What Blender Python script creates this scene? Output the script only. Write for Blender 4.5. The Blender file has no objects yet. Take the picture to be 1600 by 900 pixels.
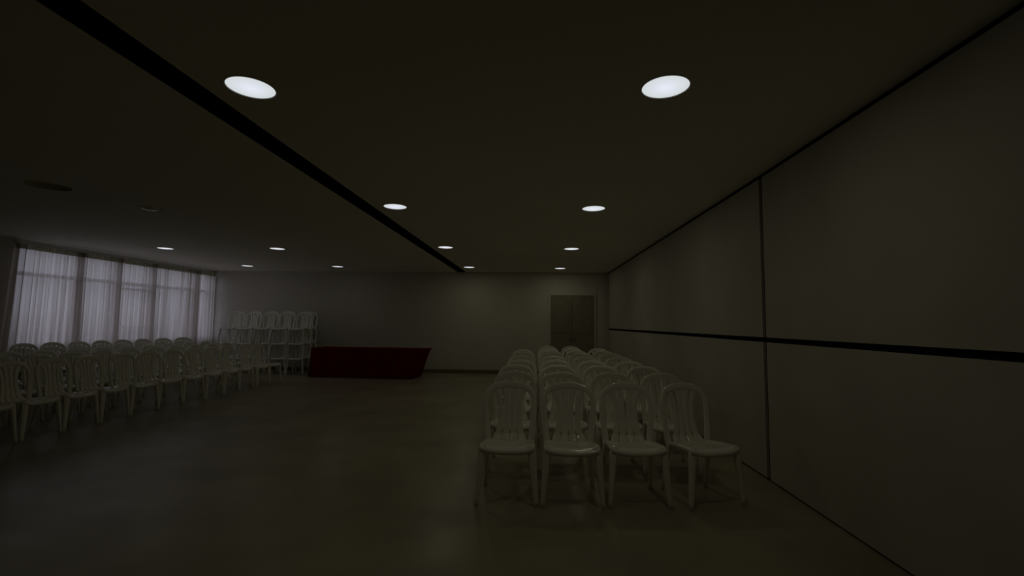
import bpy, bmesh, math, random
from mathutils import Vector, Matrix
from mathutils.geometry import delaunay_2d_cdt

random.seed(7)
sc = bpy.context.scene
C = sc.collection

# ------------------------------------------------------------------ camera
H = 1.40
F_PX = 735.0
cam_d = bpy.data.cameras.new('camera')
cam = bpy.data.objects.new('camera', cam_d); C.objects.link(cam)
cam_d.sensor_width = 36.0
cam_d.lens = F_PX / 1600.0 * 36.0
cam_d.clip_start = 0.05
cam_d.clip_end = 300
YAW, PITCH, ROLL = 0.0507, 0.0756, 0.0102
cy_, sy_, cp_, sp_ = math.cos(YAW), math.sin(YAW), math.cos(PITCH), math.sin(PITCH)
Fv = Vector((-sy_ * cp_, cy_ * cp_, sp_)); R0 = Vector((cy_, sy_, 0)); U0 = R0.cross(Fv)
Rv = R0 * math.cos(ROLL) + U0 * math.sin(ROLL)
Uv = U0 * math.cos(ROLL) - R0 * math.sin(ROLL)
cam.matrix_world = Matrix(((Rv.x, Uv.x, -Fv.x, 0), (Rv.y, Uv.y, -Fv.y, 0), (Rv.z, Uv.z, -Fv.z, H), (0, 0, 0, 1)))
sc.camera = cam

# ------------------------------------------------------------------ world, exposure
SKY = 0.78
LAMP_W = 1.08
w = bpy.data.worlds.new('sky'); sc.world = w; w.use_nodes = True
nt = w.node_tree; nt.nodes.clear()
o_ = nt.nodes.new('ShaderNodeOutputWorld'); bg = nt.nodes.new('ShaderNodeBackground')
tc = nt.nodes.new('ShaderNodeTexCoord'); sp = nt.nodes.new('ShaderNodeSeparateXYZ'); cr = nt.nodes.new('ShaderNodeValToRGB')
cr.color_ramp.elements[0].position = 0.49; cr.color_ramp.elements[0].color = (0.22, 0.22, 0.21, 1)
cr.color_ramp.elements[1].position = 0.51; cr.color_ramp.elements[1].color = (0.83, 0.82, 1.0, 1)
mp = nt.nodes.new('ShaderNodeMath'); mp.operation = 'MULTIPLY_ADD'; mp.inputs[1].default_value = 0.5; mp.inputs[2].default_value = 0.5
nt.links.new(tc.outputs['Generated'], sp.inputs[0]); nt.links.new(sp.outputs['Z'], mp.inputs[0])
nt.links.new(mp.outputs[0], cr.inputs[0]); nt.links.new(cr.outputs[0], bg.inputs['Color'])
bg.inputs['Strength'].default_value = SKY
nt.links.new(bg.outputs[0], o_.inputs[0])

sc.view_settings.view_transform = 'Standard'
sc.view_settings.look = 'None'
sc.view_settings.exposure = 0.0
sc.view_settings.gamma = 1.0
sc.view_settings.use_curve_mapping = False
cyc = sc.cycles
cyc.use_denoising = True
cyc.max_bounces = 10
cyc.diffuse_bounces = 6
cyc.transparent_max_bounces = 16
cyc.caustics_reflective = False
cyc.caustics_refractive = False

# ------------------------------------------------------------------ room numbers (metres)
XL, XR, XR2 = -9.36, 2.1265, 2.012     # left wall, right wall near, right wall at the far corner
YB, YN = 13.25, -3.6                   # far wall, wall behind the camera
ZC = 2.849                             # ceiling
YJ = 4.503                             # vertical joint of the right wall
WIN = (7.99, 13.15, 0.92, 2.76)        # window opening y0 y1 z0 z1

# ------------------------------------------------------------------ materials
def mat(name, col, rough=0.6, spec=0.5, noise=None, bump=0.0, nscale=6.0, coat=0.0):
    m = bpy.data.materials.new(name); m.use_nodes = True
    t = m.node_tree; b = t.nodes['Principled BSDF']
    b.inputs['Base Color'].default_value = (*col, 1); b.inputs['Roughness'].default_value = rough
    b.inputs['Specular IOR Level'].default_value = spec
    b.inputs['Coat Weight'].default_value = coat
    tcn = t.nodes.new('ShaderNodeTexCoord')
    if noise:
        n = t.nodes.new('ShaderNodeTexNoise'); n.inputs['Scale'].default_value = nscale; n.inputs['Detail'].default_value = 6
        r = t.nodes.new('ShaderNodeValToRGB')
        r.color_ramp.elements[0].position = 0.3; r.color_ramp.elements[1].position = 0.72
        r.color_ramp.elements[0].color = (*noise, 1); r.color_ramp.elements[1].color = (*col, 1)
        t.links.new(tcn.outputs['Object'], n.inputs['Vector']); t.links.new(n.outputs['Fac'], r.inputs[0])
        t.links.new(r.outputs[0], b.inputs['Base Color'])
    if bump:
        n2 = t.nodes.new('ShaderNodeTexNoise'); n2.inputs['Scale'].default_value = 90; n2.inputs['Detail'].default_value = 4
        bp = t.nodes.new('ShaderNodeBump'); bp.inputs['Strength'].default_value = bump; bp.inputs['Distance'].default_value = 0.01
        t.links.new(tcn.outputs['Object'], n2.inputs['Vector']); t.links.new(n2.outputs['Fac'], bp.inputs['Height'])
        t.links.new(bp.outputs[0], b.inputs['Normal'])
    return m

M = {}
M['ceiling'] = mat('ceiling_paint', (0.90, 0.88, 0.80), 0.8, 0.2, noise=(0.86, 0.84, 0.76), nscale=0.8, bump=0.05)
M['wall'] = mat('wall_paint', (0.66, 0.64, 0.58), 0.75, 0.25, noise=(0.63, 0.61, 0.55), nscale=1.2, bump=0.04)
M['panel'] = mat('wall_panel_paint', (0.54, 0.52, 0.455), 0.65, 0.3, noise=(0.47, 0.45, 0.39), nscale=1.6, bump=0.03)
M['black'] = mat('black_joint', (0.006, 0.006, 0.006), 0.85, 0.1)
M['base'] = mat('baseboard', (0.20, 0.18, 0.10), 0.6, 0.3)
M['door'] = mat('door_wood', (0.31, 0.285, 0.22), 0.6, 0.2, noise=(0.26, 0.235, 0.18), nscale=5)
M['door_dark'] = mat('door_gap', (0.05, 0.045, 0.03), 0.7, 0.2)
M['metal'] = mat('dull_metal', (0.25, 0.24, 0.22), 0.35, 0.5)
M['frame'] = mat('window_frame_paint', (0.78, 0.77, 0.76), 0.5, 0.4)
M['parapet'] = mat('parapet_render', (0.42, 0.42, 0.40), 0.9, 0.1)
M['coping'] = mat('pale_coping', (0.75, 0.74, 0.74), 0.8, 0.1)
M['rail'] = mat('rail_white', (0.62, 0.60, 0.55), 0.35, 0.5)
M['chair'] = mat('glossy_white_plastic', (0.88, 0.89, 0.81), 0.12, 0.7)
M['cloth'] = mat('dark_red_cloth', (0.20, 0.004, 0.004), 0.95, 0.02, noise=(0.13, 0.003, 0.003), nscale=4)
M['trim_ring'] = mat('downlight_trim', (0.86, 0.85, 0.80), 0.5, 0.4)
M['can'] = mat('downlight_can', (0.92, 0.92, 0.90), 0.22, 0.9)
M['deadglass'] = mat('unlit_glass', (0.90, 0.90, 0.86), 0.15, 0.6)
M['cavity'] = mat('shallow_cavity', (0.60, 0.57, 0.50), 0.9, 0.1)
M['hole'] = mat('ceiling_cavity', (0.06, 0.055, 0.045), 0.9, 0.1)

# floor: worn, faintly polished screed
m = mat('polished_floor', (0.42, 0.385, 0.285), 0.38, 0.35, noise=(0.29, 0.265, 0.195), nscale=1.3)
t = m.node_tree; b = t.nodes['Principled BSDF']
tcn = [n for n in t.nodes if n.type == 'TEX_COORD'][0]
mpn = t.nodes.new('ShaderNodeMapping'); mpn.inputs['Scale'].default_value = (0.5, 1.2, 1)
n3 = t.nodes.new('ShaderNodeTexNoise'); n3.inputs['Scale'].default_value = 2.2; n3.inputs['Detail'].default_value = 7
mr = t.nodes.new('ShaderNodeMapRange'); mr.inputs['To Min'].default_value = 0.22; mr.inputs['To Max'].default_value = 0.44
t.links.new(tcn.outputs['Object'], mpn.inputs[0]); t.links.new(mpn.outputs[0], n3.inputs['Vector'])
t.links.new(n3.outputs['Fac'], mr.inputs[0]); t.links.new(mr.outputs[0], b.inputs['Roughness'])
M['floor'] = m

def emit_mat():
    m = bpy.data.materials.new('lit_diffuser'); m.use_nodes = True; t = m.node_tree; t.nodes.clear()
    o = t.nodes.new('ShaderNodeOutputMaterial'); e = t.nodes.new('ShaderNodeEmission')
    tcn = t.nodes.new('ShaderNodeTexCoord'); ln = t.nodes.new('ShaderNodeVectorMath'); ln.operation = 'LENGTH'
    r = t.nodes.new('ShaderNodeValToRGB')
    r.color_ramp.elements[0].position = 0.0; r.color_ramp.elements[0].color = (0.80, 0.83, 0.95, 1)
    r.color_ramp.elements[1].position = 0.13; r.color_ramp.elements[1].color = (0.64, 0.68, 0.69, 1)
    t.links.new(tcn.outputs['Object'], ln.inputs[0]); t.links.new(ln.outputs['Value'], r.inputs[0])
    t.links.new(r.outputs[0], e.inputs[0]); t.links.new(e.outputs[0], o.inputs[0])
    return m
M['lit'] = emit_mat()

def sheer(name, col, clear):
    m = bpy.data.materials.new(name); m.use_nodes = True; t = m.node_tree; t.nodes.clear()
    o = t.nodes.new('ShaderNodeOutputMaterial')
    tr = t.nodes.new('ShaderNodeBsdfTransparent'); tl = t.nodes.new('ShaderNodeBsdfTranslucent'); df = t.nodes.new('ShaderNodeBsdfDiffuse')
    tl.inputs[0].default_value = (*col, 1); df.inputs[0].default_value = (*col, 1)
    m1 = t.nodes.new('ShaderNodeMixShader'); m1.inputs[0].default_value = 0.30
    m2 = t.nodes.new('ShaderNodeMixShader'); m2.inputs[0].default_value = 1 - clear
    t.links.new(tl.outputs[0], m1.inputs[1]); t.links.new(df.outputs[0], m1.inputs[2])
    t.links.new(tr.outputs[0], m2.inputs[1]); t.links.new(m1.outputs[0], m2.inputs[2]); t.links.new(m2.outputs[0], o.inputs[0])
    return m
M['sheer'] = sheer('sheer_curtain', (0.88, 0.84, 0.81), 0.10)
M['tape'] = sheer('curtain_heading_tape', (0.45, 0.43, 0.30), 0.10)

def glass():
    m = bpy.data.materials.new('window_glass'); m.use_nodes = True; t = m.node_tree; t.nodes.clear()
    o = t.nodes.new('ShaderNodeOutputMaterial'); tr = t.nodes.new('ShaderNodeBsdfTransparent'); gl = t.nodes.new('ShaderNodeBsdfGlossy')
    tr.inputs[0].default_value = (0.93, 0.94, 0.95, 1); gl.inputs['Roughness'].default_value = 0.05
    mx = t.nodes.new('ShaderNodeMixShader'); mx.inputs[0].default_value = 0.06
    t.links.new(tr.outputs[0], mx.inputs[1]); t.links.new(gl.outputs[0], mx.inputs[2]); t.links.new(mx.outputs[0], o.inputs[0])
    return m
M['glass'] = glass()

# ------------------------------------------------------------------ helpers
def link(name, me, m=None, parent=None, smooth=False):
    o = bpy.data.objects.new(name, me); C.objects.link(o)
    if m is not None: me.materials.append(M[m])
    if parent is not None: o.parent = parent
    if smooth:
        for p in me.polygons: p.use_smooth = True
    return o
def from_bm(name, bm, m=None, parent=None, smooth=False):
    bmesh.ops.recalc_face_normals(bm, faces=bm.faces)
    me = bpy.data.meshes.new(name); bm.to_mesh(me); bm.free()
    return link(name, me, m, parent, smooth)
def bx(bm, x0, x1, y0, y1, z0, z1):
    v = [bm.verts.new(p) for p in ((x0, y0, z0), (x1, y0, z0), (x1, y1, z0), (x0, y1, z0), (x0, y0, z1), (x1, y0, z1), (x1, y1, z1), (x0, y1, z1))]
    for f in ((0, 3, 2, 1), (4, 5, 6, 7), (0, 1, 5, 4), (1, 2, 6, 5), (2, 3, 7, 6), (3, 0, 4, 7)):
        bm.faces.new([v[i] for i in f])
def box(name, x0, x1, y0, y1, z0, z1, m, parent=None, bevel=0.0):
    bm = bmesh.new(); bx(bm, x0, x1, y0, y1, z0, z1)
    if bevel: bmesh.ops.bevel(bm, geom=list(bm.edges), offset=bevel, segments=2, affect='EDGES')
    return from_bm(name, bm, m, parent)
def prism(name, poly, z0, z1, m, parent=None):
    bm = bmesh.new()
    a = [bm.verts.new((x, y, z0)) for x, y in poly]; c = [bm.verts.new((x, y, z1)) for x, y in poly]
    bm.faces.new(a[::-1]); bm.faces.new(c); n = len(poly)
    for i in range(n): bm.faces.new((a[i], a[(i + 1) % n], c[(i + 1) % n], c[i]))
    return from_bm(name, bm, m, parent)
def thing(name, label, cat, loc=(0, 0, 0), rz=0.0, group=None):
    o = bpy.data.objects.new(name, None); C.objects.link(o); o.location = loc; o.rotation_euler = (0, 0, rz)
    o.empty_display_size = 0.1
    return tag(o, label, cat, group)
def tag(o, label, cat, group=None):
    o['label'] = label; o['category'] = cat
    if group: o['group'] = group
    return o
def struct(o):
    o['kind'] = 'structure'; return o
def lathe(name, prof, m, parent=None, seg=40, smooth=True):
    bm = bmesh.new(); rings = []
    for r, z in prof:
        if r < 1e-6: rings.append([bm.verts.new((0, 0, z))])
        else: rings.append([bm.verts.new((r * math.cos(2 * math.pi * k / seg), r * math.sin(2 * math.pi * k / seg), z)) for k in range(seg)])
    for a, c in zip(rings, rings[1:]):
        for k in range(seg):
            k2 = (k + 1) % seg
            if len(a) == 1: bm.faces.new((a[0], c[k], c[k2]))
            elif len(c) == 1: bm.faces.new((a[k], a[k2], c[0]))
            else: bm.faces.new((a[k], a[k2], c[k2], c[k]))
    return from_bm(name, bm, m, parent, smooth)
def interp(tab, x):
    if x <= tab[0][0]: return tab[0][1]
    for (a, va), (c, vc) in zip(tab, tab[1:]):
        if x <= c: return va + (vc - va) * (x - a) / (c - a)
    return tab[-1][1]
def smooth_pts(pts, n):
    """Catmull-Rom through pts, n samples per span."""
    P = [Vector(p) for p in pts]; P = [2 * P[0] - P[1]] + P + [2 * P[-1] - P[-2]]; out = []
    for i in range(1, len(P) - 2):
        for k in range(n):
            u = k / n; a, b_, c, d = P[i - 1], P[i], P[i + 1], P[i + 2]
            out.append(0.5 * ((2 * b_) + (c - a) * u + (2 * a - 5 * b_ + 4 * c - d) * u * u + (3 * b_ - a - 3 * c + d) * u ** 3))
    out.append(P[-2]); return out
def sweep(bm, pts, normals, widths, thicks, cs=10, power=0.75):
    """Tube of flattened rounded section: width across, thickness along the given normal."""
    n = len(pts); rings = []
    for i, p in enumerate(pts):
        tg = (pts[min(i + 1, n - 1)] - pts[max(i - 1, 0)]).normalized()
        nn = normals[i] - tg * normals[i].dot(tg); nn.normalize(); sd = tg.cross(nn)
        ring = []
        for k in range(cs):
            a = 2 * math.pi * (k + 0.5) / cs; ca, sa = math.cos(a), math.sin(a)
            ex = math.copysign(abs(ca) ** power, ca) * widths[i] / 2; ey = math.copysign(abs(sa) ** power, sa) * thicks[i] / 2
            ring.append(bm.verts.new(p + sd * ex + nn * ey))
        rings.append(ring)
    for a, c in zip(rings, rings[1:]):
        for k in range(cs): bm.faces.new((a[k], a[(k + 1) % cs], c[(k + 1) % cs], c[k]))
    bm.faces.new(rings[0][::-1]); bm.faces.new(rings[-1])
ORD = ['first', 'second', 'third', 'fourth', 'fifth', 'sixth', 'seventh', 'eighth', 'ninth', 'tenth', 'eleventh', 'twelfth', 'thirteenth', 'fourteenth']

# ------------------------------------------------------------------ setting: floor, walls
struct(box('floor', XL - 0.3, XR + 0.3, YN - 0.2, YB + 0.2, -0.15, 0.0, 'floor'))
struct(box('wall_back', XL - 0.3, XR + 0.3, YB, YB + 0.2, 0, ZC + 0.3, 'wall'))
struct(box('wall_near', XL - 0.3, XR + 0.3, YN - 0.2, YN, 0, ZC + 0.3, 'wall'))
# left wall with the window opening
y0, y1, z0, z1 = WIN
bm = bmesh.new()
bx(bm, XL - 0.25, XL, YN, y0, 0, ZC + 0.3); bx(bm, XL - 0.25, XL, y1, YB, 0, ZC + 0.3)
bx(bm, XL - 0.25, XL, y0, y1, 0, z0); bx(bm, XL - 0.25, XL, y0, y1, z1, ZC + 0.3)
struct(from_bm('wall_left', bm, 'wall'))
# baseboard of the far wall, left of the door and between door and corner
DX0, DX1, DH = 0.42, 1.615, 2.205
struct(box('baseboard_back', XL, DX0 - 0.07, YB - 0.018, YB, 0, 0.10, 'base'))
struct(box('baseboard_left', XL, XL + 0.018, YN, YB - 0.018, 0, 0.10, 'base'))

# right wall: black backing with four large flush panels, joints left open between them
wr = struct(prism('wall_right', [(XR + 0.025, YN), (XR + 0.025, YJ), (XR2 + 0.025, YB), (XR2 + 0.4, YB), (XR + 0.3, YN)], 0, ZC + 0.3, 'black'))
def wall_panel(ya, yb, za, zb):
    def xs(y): return XR if y <= YJ else XR + (XR2 - XR) * (y - YJ) / (YB - YJ)
    prism('panel', [(xs(ya), ya), (xs(yb), yb), (xs(yb) + 0.03, yb), (xs(ya) + 0.03, ya)], za, zb, 'panel', wr)
for za, zb in ((0.018, 1.251), (1.297, ZC - 0.045)):
    wall_panel(YN, YJ - 0.031, za, zb); wall_panel(YJ + 0.031, YB - 0.16, za, zb)

# ------------------------------------------------------------------ ceiling with black slot and lamp holes
SLOT = [(-2.318, YN), (-2.218, YB), (-1.978, YB), (-2.125, YN)]
LIT = [  # x, y, column words
    (-1.783, 2.746, 0), (-1.770, 5.732, 0), (-1.740, 8.891, 0), (-1.734, 12.08, 0),
    (0.784, 2.816, 1), (0.718, 5.853, 1), (0.683, 9.044, 1), (0.630, 12.25, 1),
    (-5.18, 9.10, 2), (-5.21, 12.05, 2), (-7.509, 9.09, 3), (-7.61, 11.98, 3)]
DEAD = (-5.018, 5.785); HOLE = (-5.33, 4.78)
R_L, R_H = 0.145, 0.20
def ceiling_slab(outer, holes):
    pts = [Vector(p) for p in outer]; edges = [(i, (i + 1) % len(outer)) for i in range(len(outer))]
    for (hx, hy, hr) in holes:
        b0 = len(pts); n = 40
        pts += [Vector((hx + hr * math.cos(2 * math.pi * k / n), hy + hr * math.sin(2 * math.pi * k / n))) for k in range(n)]
        edges += [(b0 + k, b0 + (k + 1) % n) for k in range(n)]
    vo, eo, fo, *_ = delaunay_2d_cdt(pts, edges, [], 1, 1e-6)
    bm = bmesh.new(); vs = [bm.verts.new((v.x, v.y, ZC)) for v in vo]
    for f in fo:
        cx = sum(vo[i].x for i in f) / 3; cyy = sum(vo[i].y for i in f) / 3
        if any((cx - hx) ** 2 + (cyy - hy) ** 2 < (hr * 0.995) ** 2 for hx, hy, hr in holes): continue
        if bm.faces.get([vs[i] for i in f]) is None: bm.faces.new([vs[i] for i in f])
    r = bmesh.ops.extrude_face_region(bm, geom=list(bm.faces))
    bmesh.ops.translate(bm, vec=(0, 0, 0.10), verts=[g for g in r['geom'] if isinstance(g, bmesh.types.BMVert)])
    return bm
bm = ceiling_slab([(XL - 0.3, YN - 0.2), (SLOT[0][0], YN - 0.2), SLOT[1], (XL - 0.3, YB)],
                  [(x, y, R_L) for x, y, c in LIT if c >= 2] + [(*DEAD, R_L), (*HOLE, R_H)])
bm2 = ceiling_slab([SLOT[2], (SLOT[3][0], YN - 0.2), (XR + 0.3, YN - 0.2), (XR + 0.3, YB)], [(x, y, R_L) for x, y, c in LIT if c < 2])
me2 = bpy.data.meshes.new('tmp'); bm2.to_mesh(me2); bm2.free(); bm.from_mesh(me2); bpy.data.meshes.remove(me2)
struct(from_bm('ceiling', bm, 'ceiling'))
struct(box('ceiling_void', XL - 0.3, XR + 0.3, YN - 0.2, YB + 0.2, ZC + 0.24, ZC + 0.30, 'hole'))
# the slot is a black channel let into the ceiling
bm = bmesh.new()
sl = [(SLOT[0][0] - 0.0, YN - 0.19), (SLOT[1][0], YB - 0.002), (SLOT[2][0], YB - 0.002), (SLOT[3][0], YN - 0.19)]
def quad(bm, a, c, za, zb):
    bm.faces.new([bm.verts.new(p) for p in ((a[0], a[1], za), (c[0], c[1], za), (c[0], c[1], zb), (a[0], a[1], zb))])
quad(bm, sl[0], sl[1], ZC - 0.002, ZC + 0.10); quad(bm, sl[1], sl[2], ZC, ZC + 0.10); quad(bm, sl[2], sl[3], ZC - 0.002, ZC + 0.10)
bm.faces.new([bm.verts.new((x, y, ZC + 0.10)) for x, y in sl])
ch = from_bm('partition_track', bm, 'black')
sol = ch.modifiers.new('thick', 'SOLIDIFY'); sol.thickness = 0.006
tag(ch, 'long black recessed track running down the ceiling to the far wall', 'ceiling track')
bm = bmesh.new()
sweep(bm, [Vector((sl[3][0] + 0.006, YN, ZC)), Vector((sl[2][0] + 0.006, YB - 0.01, ZC))], [Vector((0, 0, 1))] * 2, [0.012] * 2, [0.008] * 2, 6)
from_bm('edge_bead', bm, 'ceiling', ch)

# ------------------------------------------------------------------ downlights
COLW = ['in the row beside the black ceiling track', 'in the row nearest the panelled right wall',
        'in the row midway between track and window', 'in the row nearest the curtained window']
ring_prof = [(R_L - 0.006, 0.006), (R_L - 0.005, -0.002), (R_L + 0.002, -0.004), (R_L + 0.009, -0.002), (R_L + 0.010, 0.0)]
dif_prof = [(R_L - 0.004, 0.003), (R_L - 0.03, 0.000), (0.07, -0.003), (0.0, -0.004)]
lamp_d = bpy.data.lights.new('downlight_beam', 'AREA')
lamp_d.shape = 'DISK'; lamp_d.size = 0.24
lamp_d.energy = LAMP_W; lamp_d.color = (1.0, 0.92, 0.62)
weak_d = lamp_d.copy(); weak_d.energy = LAMP_W * 0.24   # tired tubes on the window side
dl_meshes = None; count = {}
for x, y, c in LIT:
    k = count.get(c, 0); count[c] = k + 1
    last = {0: 4, 1: 4, 2: 2, 3: 2}[c]
    which = ORD[k] + ' from the camera' if last == 4 else ('nearer' if k == 0 else 'farther') + ' of two'
    t = thing('downlight', 'lit round downlight %s, %s' % (COLW[c], which), 'downlight', (x, y, ZC), 0, 'round downlights in the ceiling')
    if dl_meshes is None:
        a = lathe('trim_ring', ring_prof, 'trim_ring', t); d = lathe('diffuser', dif_prof, 'lit', t); dl_meshes = (a.data, d.data)
    else:
        link('trim_ring', dl_meshes[0], None, t); link('diffuser', dl_meshes[1], None, t)
    lo = bpy.data.objects.new('beam', lamp_d if c < 2 else weak_d); C.objects.link(lo); lo.parent = t; lo.location = (0, 0, -0.012)
t = thing('downlight', 'dead downlight with a dull bowl, left of the black track', 'downlight', (*DEAD, ZC), 0, 'round downlights in the ceiling')
link('trim_ring', dl_meshes[0], None, t)
lathe('reflector_bowl', [(R_L - 0.006, 0.0), (R_L - 0.02, 0.03), (0.07, 0.055), (0.0, 0.06)], 'can', t)
lathe('lamp_glass', [(0.0, -0.030), (0.05, -0.026), (0.09, -0.014), (0.108, 0.004), (0.10, 0.03)], 'deadglass', t, 24)
t = thing('ceiling_opening', 'dark round empty opening in the ceiling, upper left', 'ceiling opening', (*HOLE, ZC))
lathe('rim', [(R_H - 0.004, 0.02), (R_H - 0.004, -0.004), (R_H + 0.012, -0.003), (R_H + 0.013, 0.0)], 'ceiling', t)
lathe('cavity', [(R_H - 0.004, 0.0), (R_H - 0.02, 0.035), (0.0, 0.04)], 'cavity', t)

# ------------------------------------------------------------------ door in the far wall
dr = struct(box('door_1', DX0 - 0.005, DX1 + 0.005, YB - 0.02, YB - 0.004, 0, DH, 'door_dark'))
mid = (DX0 + DX1) / 2
for s, (xa, xb) in enumerate(((DX0, mid - 0.004), (mid + 0.004, DX1))):
    lf = box('door_leaf', xa, xb, YB - 0.05, YB - 0.018, 0.01, DH - 0.01, 'door', dr, 0.003)
    for pz0, pz1 in ((0.15, 0.95), (1.15, 2.06)):
        box('raised_panel', xa + 0.10, xb - 0.10, YB - 0.06, YB - 0.045, pz0, pz1, 'door', lf, 0.006)
    hx = mid + (-0.06 if s == 0 else 0.06)
    box('handle', hx - 0.012, hx + 0.012, YB - 0.10, YB - 0.05, 0.98, 1.10, 'metal', lf, 0.004)
bm = bmesh.new()
bx(bm, DX0 - 0.07, DX0, YB - 0.03, YB, 0, DH + 0.06); bx(bm, DX1, DX1 + 0.07, YB - 0.03, YB, 0, DH + 0.06); bx(bm, DX0, DX1, YB - 0.03, YB, DH, DH + 0.06)
from_bm('door_frame', bm, 'wall', dr)

# ------------------------------------------------------------------ window, balcony outside, curtains
wn = struct(bpy.data.objects.new('window_1', None)); C.objects.link(wn)
fx0, fx1 = XL - 0.16, XL - 0.10
mull = [9.24, 10.15, 11.10, 12.15]
box('sill', XL - 0.20, XL + 0.03, y0, y1, z0 - 0.03, z0 + 0.005, 'frame', wn, 0.004)
box('frame_rail', fx0, fx1, y0, y1, z0, z0 + 0.06, 'frame', wn); box('frame_rail', fx0, fx1, y0, y1, z1 - 0.06, z1, 'frame', wn)
box('transom', fx0, fx1, y0, y1, 2.20, 2.27, 'frame', wn)
ys = [y0 + 0.03] + mull + [y1 - 0.03]
for q in ys: box('mullion', fx0, fx1, q - 0.03, q + 0.03, z0 + 0.06, z1 - 0.06, 'frame', wn)
for a, c in zip(ys, ys[1:]):
    for pa, pb in ((z0 + 0.06, 2.20), (2.27, z1 - 0.06)):
        box('pane', fx0 + 0.025, fx0 + 0.031, a + 0.03, c - 0.03, pa, pb, 'glass', wn)
# sliding sash half open in the third bay, its pale top rail shows through the sheer
sash = [(10.20, 11.05)]
for a, c in sash:
    box('sash_rail', fx0 + 0.035, fx1 + 0.02, a, c, 2.09, 2.13, 'coping', wn); box('sash_rail', fx0 + 0.035, fx1 + 0.02, a, c, 1.22, 1.25, 'coping', wn)
bal = struct(box('balcony_floor', XL - 2.6, XL - 0.25, 3.0, 22.0, -0.15, 0.0, 'parapet')); 
par = struct(box('wall_parapet', XL - 2.6, XL - 2.45, 3.0, 22.0, 0.0, 1.07, 'parapet'))
box('coping', XL - 2.63, XL - 2.42, 3.0, 22.0, 1.07, 1.11, 'coping', par)
# sky portal: tells the sampler where daylight enters
pd = bpy.data.lights.new('window_portal', 'AREA'); pd.shape = 'RECTANGLE'; pd.size = y1 - y0; pd.size_y = z1 - z0
pd.cycles.is_portal = True
po = bpy.data.objects.new('window_portal', pd); C.objects.link(po)
po.matrix_world = Matrix(((0, 0, -1, XL - 0.2), (1, 0, 0, (y0 + y1) / 2), (0, -1, 0, (z0 + z1) / 2), (0, 0, 0, 1)))

XC = XL + 0.11
rail = tag(box('curtain_rail', XC - 0.025, XC + 0.02, 7.80, y1 - 0.0, 2.755, 2.785, 'rail', None, 0.004), 'slim pale curtain rail above the wide window', 'curtain rail')
for q in (7.95, 9.3, 10.6, 11.9, y1 - 0.1): box('bracket', XL, XC, q - 0.01, q + 0.01, 2.765, 2.785, 'metal', rail)

def curtain(ya, yb, off, gather, label, flare=(0.0, 0.0), seed=0):
    """Hanging sheer: fold pitch tightens near the gathers; ya..yb is the hung width."""
    rnd = random.Random(seed); n = int((yb - ya) / 0.0095); rows = 13
    zt, zb = 2.745, 0.30
    ph = [0.0]; amp = []
    for i in range(n + 1):
        y = ya + (yb - ya) * i / n
        g = sum(math.exp(-((y - gc) / gw) ** 2) for gc, gw in gather)
        lam = 0.135 / (1 + 1.3 * g) * (1 + 0.35 * math.sin(7.3 * y + seed) * 0.6 + 0.2 * math.sin(17 * y + 2 * seed))
        ph.append(ph[-1] + 2 * math.pi * ((yb - ya) / n) / lam)
        amp.append(0.033 + 0.008 * min(g, 1.2) + 0.009 * math.sin(5 * y + seed))
    bm = bmesh.new(); grid = []
    for r in range(rows + 1):
        v = r / rows; z = zt + (zb - zt) * v; row = []
        for i in range(n + 1):
            y = ya + (yb - ya) * i / n; u = i / n
            fl = flare[0] * (1 - u) ** 3 * v + flare[1] * u ** 3 * v
            a = amp[i] * (0.75 + 0.45 * v)
            x = XC + off + a * math.sin(ph[i] + 0.5 * v * math.sin(3.1 * y)) + 0.010 * math.sin(ph[i] * 0.47 + 1.7 * v)
            row.append(bm.verts.new((x, y + fl - 0.45 * a * math.sin(2 * ph[i]), z)))
        grid.append(row)
    for r in range(rows):
        for i in range(n): bm.faces.new((grid[r][i], grid[r][i + 1], grid[r + 1][i + 1], grid[r + 1][i]))
    o = tag(from_bm('sheer_curtain', bm, 'sheer', None, True), label, 'curtain', 'sheer curtains at the window')
    bm = bmesh.new(); prev = None
    for i in range(n + 1):
        y = ya + (yb - ya) * i / n
        x = XC + off + 0.006 + amp[i] * 0.75 * math.sin(ph[i]) + 0.010 * math.sin(ph[i] * 0.47)
        yy = y - 0.34 * amp[i] * math.sin(2 * ph[i])
        cur = (bm.verts.new((x, yy, zt + 0.006)), bm.verts.new((x, yy, zt - 0.085)))
        if prev: bm.faces.new((prev[0], cur[0], cur[1], prev[1]))
        prev = cur
    from_bm('heading_tape', bm, 'tape', o, True)
    return o
curtain(7.82, 9.13, 0.0, [(9.06, 0.07)], 'sheer curtain at the camera end, gathered dark along its far edge', (-0.12, 0.0), 1)
curtain(9.08, 9.985, 0.03, [(9.94, 0.05)], 'narrow sheer curtain second from the camera end of the window', (0.0, 0.0), 2)
curtain(9.99, 10.945, 0.0, [(10.88, 0.07)], 'sheer curtain third from camera end, half-open sash showing through', (0.0, 0.0), 3)
curtain(10.84, 13.05, 0.05, [(12.30, 0.09)], 'widest sheer curtain, at the end of the window by the far wall', (0.0, 0.0), 4)

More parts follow.
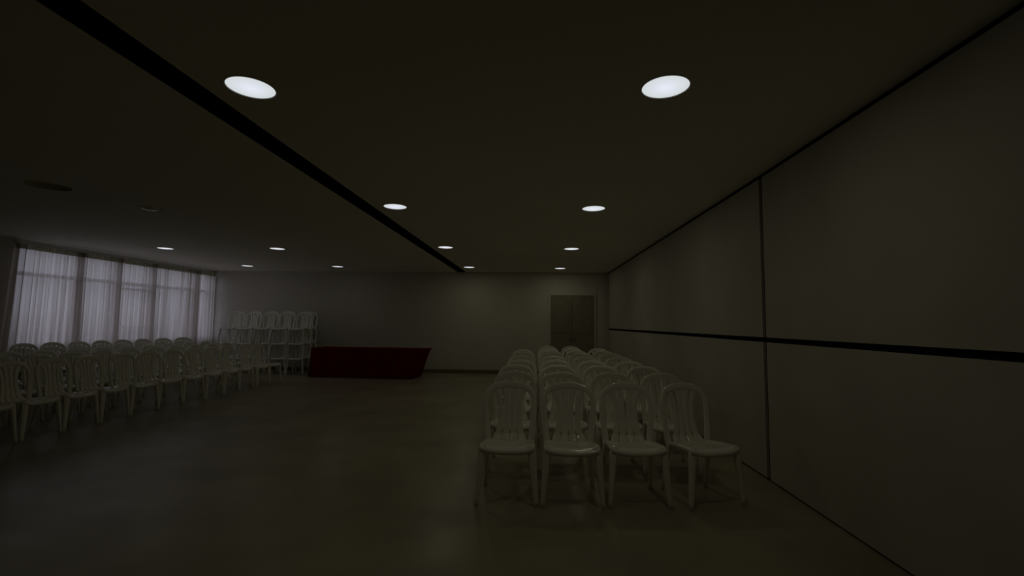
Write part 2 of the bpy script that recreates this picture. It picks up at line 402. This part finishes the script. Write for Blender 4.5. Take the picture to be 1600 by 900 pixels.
# ------------------------------------------------------------------ plastic chair (front towards -Y)
def back_y(x, h): return 0.150 + 0.17 * (h - 0.42) + 0.030 * (1 - min(1.0, (x / 0.225) ** 2))
def back_n(h): return Vector((0, -1, 0.17)).normalized()
def make_chair_meshes():
    parts = []
    # seat: dished plate with a rolled lip, open skirt below
    bm = bmesh.new(); nx, ny = 14, 12
    def half_w(v): return interp([(0, 0.205), (0.15, 0.215), (0.5, 0.210), (1.0, 0.185)], v)
    def sy(u, v): return -0.215 - 0.022 * (1 - u * u) * (1 - v) ** 2 + 0.385 * v
    def sz(u, v):
        z = 0.442 - 0.014 * math.sin(math.pi * min(1, v * 1.05)) * (1 - u * u) + 0.012 * u ** 4
        z -= 0.020 * max(0, (0.16 - v) / 0.16) ** 2 * (1.0 - 0.5 * abs(u) ** 3) + 0.034 * v ** 1.3
        return z
    top = [[bm.verts.new((u * half_w(v), sy(u, v), sz(u, v))) for u in [-1 + 2 * i / nx for i in range(nx + 1)]] for v in [j / ny for j in range(ny + 1)]]
    for j in range(ny):
        for i in range(nx): bm.faces.new((top[j][i], top[j][i + 1], top[j + 1][i + 1], top[j + 1][i]))
    loop = [top[0][i] for i in range(nx + 1)] + [top[j][nx] for j in range(1, ny + 1)] + [top[ny][i] for i in range(nx - 1, -1, -1)] + [top[j][0] for j in range(ny - 1, 0, -1)]
    def ring(off, dz):
        out = []
        for v in loop:
            d = Vector((v.co.x, v.co.y + 0.03, 0)).normalized()
            out.append(bm.verts.new(v.co + d * off + Vector((0, 0, dz))))
        return out
    r1 = ring(0.008, -0.008); r2 = ring(0.010, -0.034); r3 = ring(0.003, -0.034); r4 = ring(-0.004, -0.012)
    prev = loop
    for rr in (r1, r2, r3, r4):
        n = len(rr)
        for k in range(n): bm.faces.new((prev[k], prev[(k + 1) % n], rr[(k + 1) % n], rr[k]))
        prev = rr
    bc = bm.verts.new((0, -0.02, 0.392))
    for k in range(len(r4)): bm.faces.new((r4[k], r4[(k + 1) % len(r4)], bc))
    parts.append(('seat', bm))
    # arched back frame
    arch = [(-0.184, 0.372), (-0.194, 0.48), (-0.206, 0.62), (-0.211, 0.71), (-0.199, 0.78), (-0.160, 0.832), (-0.09, 0.858), (0, 0.866)]
    arch = arch + [(-x, h) for x, h in arch[-2::-1]]
    pts = smooth_pts([(x, back_y(x, h), h) for x, h in arch], 4)
    nrm = [(back_n(p.z) + Vector((-p.x * 1.2, 0, 0))).normalized() for p in pts]
    wd = [interp([(0.40, 0.060), (0.6, 0.050), (0.78, 0.046), (0.84, 0.054), (0.872, 0.066)], p.z) for p in pts]
    bm = bmesh.new(); sweep(bm, pts, nrm, wd, [0.028] * len(pts), 12); parts.append(('back_frame', bm))
    # fan splat of four slats, narrow slots between, joined low down
    hwt = [(0.385, 0.156), (0.41, 0.146), (0.44, 0.134), (0.50, 0.116), (0.56, 0.104), (0.62, 0.099), (0.68, 0.101), (0.73, 0.113), (0.78, 0.137), (0.82, 0.163), (0.85, 0.180)]
    gapt = [(0.40, 0.0), (0.452, 0.0), (0.458, 0.013), (0.475, 0.013), (0.482, 0.002), (0.56, 0.004), (0.66, 0.008), (0.74, 0.014), (0.80, 0.026), (0.85, 0.034)]
    for k, u in enumerate((-0.75, -0.25, 0.25, 0.75)):
        htop = 0.826 if abs(u) > 0.5 else 0.850
        hs = [0.385, 0.42, 0.44, 0.452, 0.458, 0.475, 0.482, 0.52, 0.56, 0.60, 0.65, 0.70, 0.74, 0.78, 0.80, htop - 0.012, htop]
        P, W = [], []
        for h in hs:
            hw = interp(hwt, h); P.append(Vector((u * hw, back_y(u * hw, h) + 0.004, h))); W.append(max(0.012, hw * 0.5 - interp(gapt, h) + 0.001))
        P[0].y -= 0.050; P[1].y -= 0.022; P[2].y -= 0.008
        bm = bmesh.new(); sweep(bm, P, [(back_n(p.z) + Vector((-p.x * 0.9, 0, 0))).normalized() for p in P], W, [0.018] * len(P), 10, 0.8); parts.append(('slat', bm))
    # legs: channel-like, broad at the top, tapering and splayed
    for s in (-1, 1):
        P = smooth_pts([(s * 0.178, -0.178, 0.440), (s * 0.194, -0.196, 0.405), (s * 0.206, -0.206, 0.30), (s * 0.220, -0.218, 0.14), (s * 0.232, -0.228, 0.0)], 3)
        bm = bmesh.new(); n = len(P)
        sweep(bm, P, [Vector((s * 0.5, -1, 0)).normalized()] * n, [0.034 + 0.032 * (p.z / 0.44) for p in P], [0.030 + 0.022 * (p.z / 0.44) for p in P], 10); parts.append(('leg', bm))
    for s in (-1, 1):
        P = smooth_pts([(s * 0.184, 0.142, 0.410), (s * 0.190, 0.152, 0.36), (s * 0.200, 0.185, 0.20), (s * 0.208, 0.232, 0.0)], 3)
        bm = bmesh.new(); n = len(P)
        sweep(bm, P, [Vector((s * 0.6, 1, 0)).normalized()] * n, [0.034 + 0.026 * (p.z / 0.44) for p in P], [0.028 + 0.014 * (p.z / 0.44) for p in P], 8); parts.append(('leg', bm))
    out = []
    for name, bm in parts:
        bmesh.ops.recalc_face_normals(bm, faces=bm.faces)
        me = bpy.data.meshes.new('chair_' + name); bm.to_mesh(me); bm.free(); me.materials.append(M['chair'])
        for p in me.polygons: p.use_smooth = True
        out.append((name, me))
    return out
CH = make_chair_meshes()
proto = None
def place_chair(x, y, rz, label, group, z=0.0):
    global proto
    if proto is None:
        proto = thing('plastic_chair', label, 'chair', (x, y, z), rz, group)
        for name, me in CH: link(name, me, None, proto)
        return proto
    o = proto.copy(); C.objects.link(o); o.location = (x, y, z); o.rotation_euler = (0, 0, rz); o['label'] = label; o['group'] = group
    for ch_ in list(proto.children):
        c = ch_.copy(); C.objects.link(c); c.parent = o
    return o

# right block: four files facing the camera
rnd = random.Random(3)
cols = [-0.222, 0.292, 0.803, 1.352]
for r in range(9):
    for c in range(4):
        if (c == 0 and r > 6) or (c == 3 and r > 7): continue
        jx = rnd.uniform(-0.012, 0.012); jy = rnd.uniform(-0.03, 0.03); jr = rnd.uniform(-0.05, 0.05)
        x, y, a = cols[c] + jx, 3.955 + 0.845 * r + jy, jr
        if r == 0: x, y, a = [(-0.218, 3.955, 0.0), (0.290, 3.945, 0.01), (0.798, 3.985, 0.05), (1.352, 4.03, 0.27)][c]
        if r == 0: lab = 'white plastic chair in the nearest row, ' + ['far left, beside the open floor', 'second from the open floor', 'third from the open floor', 'turned slightly towards the right wall'][c]
        else: lab = 'white plastic chair, %s row of right block, %s from left' % (ORD[r], ORD[c])
        if c == 3 and r: x -= 0.02 + 0.003 * r
        place_chair(x, y, a, lab, 'chairs of the right block facing the camera')
# left block: rows running along the window wall, facing the middle of the room
def left_chair(x, y, a, lab): return place_chair(x, y, math.pi / 2 + a, lab, 'chairs of the left block by the window')
rows = [(-6.08, [4.90 + 0.505 * k for k in range(12)], 'row facing the open floor'),
        (-6.95, [6.00 + 0.52 * k for k in range(10)], 'second row back from open floor'),
        (-7.80, [6.85 + 0.53 * k for k in range(9)], 'third row back from open floor')]
for x, yy, words in rows:
    for k, y in enumerate(yy):
        left_chair(x + rnd.uniform(-0.03, 0.03), y + rnd.uniform(-0.012, 0.012), rnd.uniform(-0.07, 0.05), 'white plastic chair in the left block, %s, %s from camera' % (words, ORD[k]))
for k, (y, a) in enumerate(zip([7.78, 8.27, 8.76, 9.25, 9.74, 10.25, 10.79, 11.38], [-0.05, -0.05, -0.06, -0.05, -0.08, -0.10, -0.25, -0.4])):
    for lv, wl in enumerate(('lower', 'upper')):
        o = left_chair(-8.66 + 0.015 * lv, y, a, 'white plastic chair, %s of the nested pair against the curtains, %s from camera' % (wl, ORD[k]))
        o.location.z = 0.078 * lv
# towers of chairs in the far corner, three high
for k, (x, y) in enumerate([(-8.22, 12.42), (-7.745, 12.40), (-7.27, 12.43), (-6.795, 12.40), (-6.32, 12.41), (-6.45, 12.99)]):
    a = rnd.uniform(-0.04, 0.04)
    for lv in range(3):
        lab = 'white plastic chair, %s of the %s' % (['bottom', 'middle', 'top'][lv], ('%s chair tower from the window' % ORD[k]) if k < 5 else 'rearmost chair tower behind the table end')
        place_chair(x + rnd.uniform(-0.008, 0.008), y, a + rnd.uniform(-0.02, 0.02), lab, 'chairs stacked in the far corner', z=0.39 * lv)

# ------------------------------------------------------------------ table under a red cloth
TL, TD, TH = 2.92, 0.75, 0.73
tb = thing('covered_table', 'long low table draped to the floor in dark red cloth', 'table', (-4.24, 11.70, 0), math.radians(-3.2))
def outline(n_long, n_short):
    pts = []
    for i in range(n_long): pts.append((-TL / 2 + TL * i / n_long, 0.0))
    for i in range(n_short): pts.append((TL / 2, TD * i / n_short))
    for i in range(n_long): pts.append((TL / 2 - TL * i / n_long, TD))
    for i in range(n_short): pts.append((-TL / 2, TD - TD * i / n_short))
    return pts
ol = outline(120, 30)
bm = bmesh.new(); rings = []
for r in range(9):
    v = r / 8; ring = []
    for i, (x, y) in enumerate(ol):
        fold = 0.020 * v * (math.sin(i * 0.42) + 0.6 * math.sin(i * 0.171 + 1.0))
        ins = 0.02 * v if x < TL / 2 - 1e-6 else 0
        xx = x - (0.25 * v ** 0.9) * max(0, (x / (TL / 2)) ) ** 6 + 0.07 * v * max(0, -x / (TL / 2)) ** 6 * -1
        yy = y
        if y <= 1e-6: yy = y + fold + 0.02 * v
        elif y >= TD - 1e-6: yy = y - fold - 0.02 * v
        else: xx += fold * (1 if x > 0 else -1)
        ring.append(bm.verts.new((xx, yy, TH - (TH - 0.008) * v)))
    rings.append(ring)
for a, c in zip(rings, rings[1:]):
    for k in range(len(a)): bm.faces.new((a[k], a[(k + 1) % len(a)], c[(k + 1) % len(a)], c[k]))
from_bm('cloth_skirt', bm, 'cloth', tb, True)
box('cloth_top', -TL / 2 - 0.012, TL / 2 + 0.012, -0.012, TD + 0.012, TH - 0.022, TH + 0.004, 'cloth', tb, 0.006)
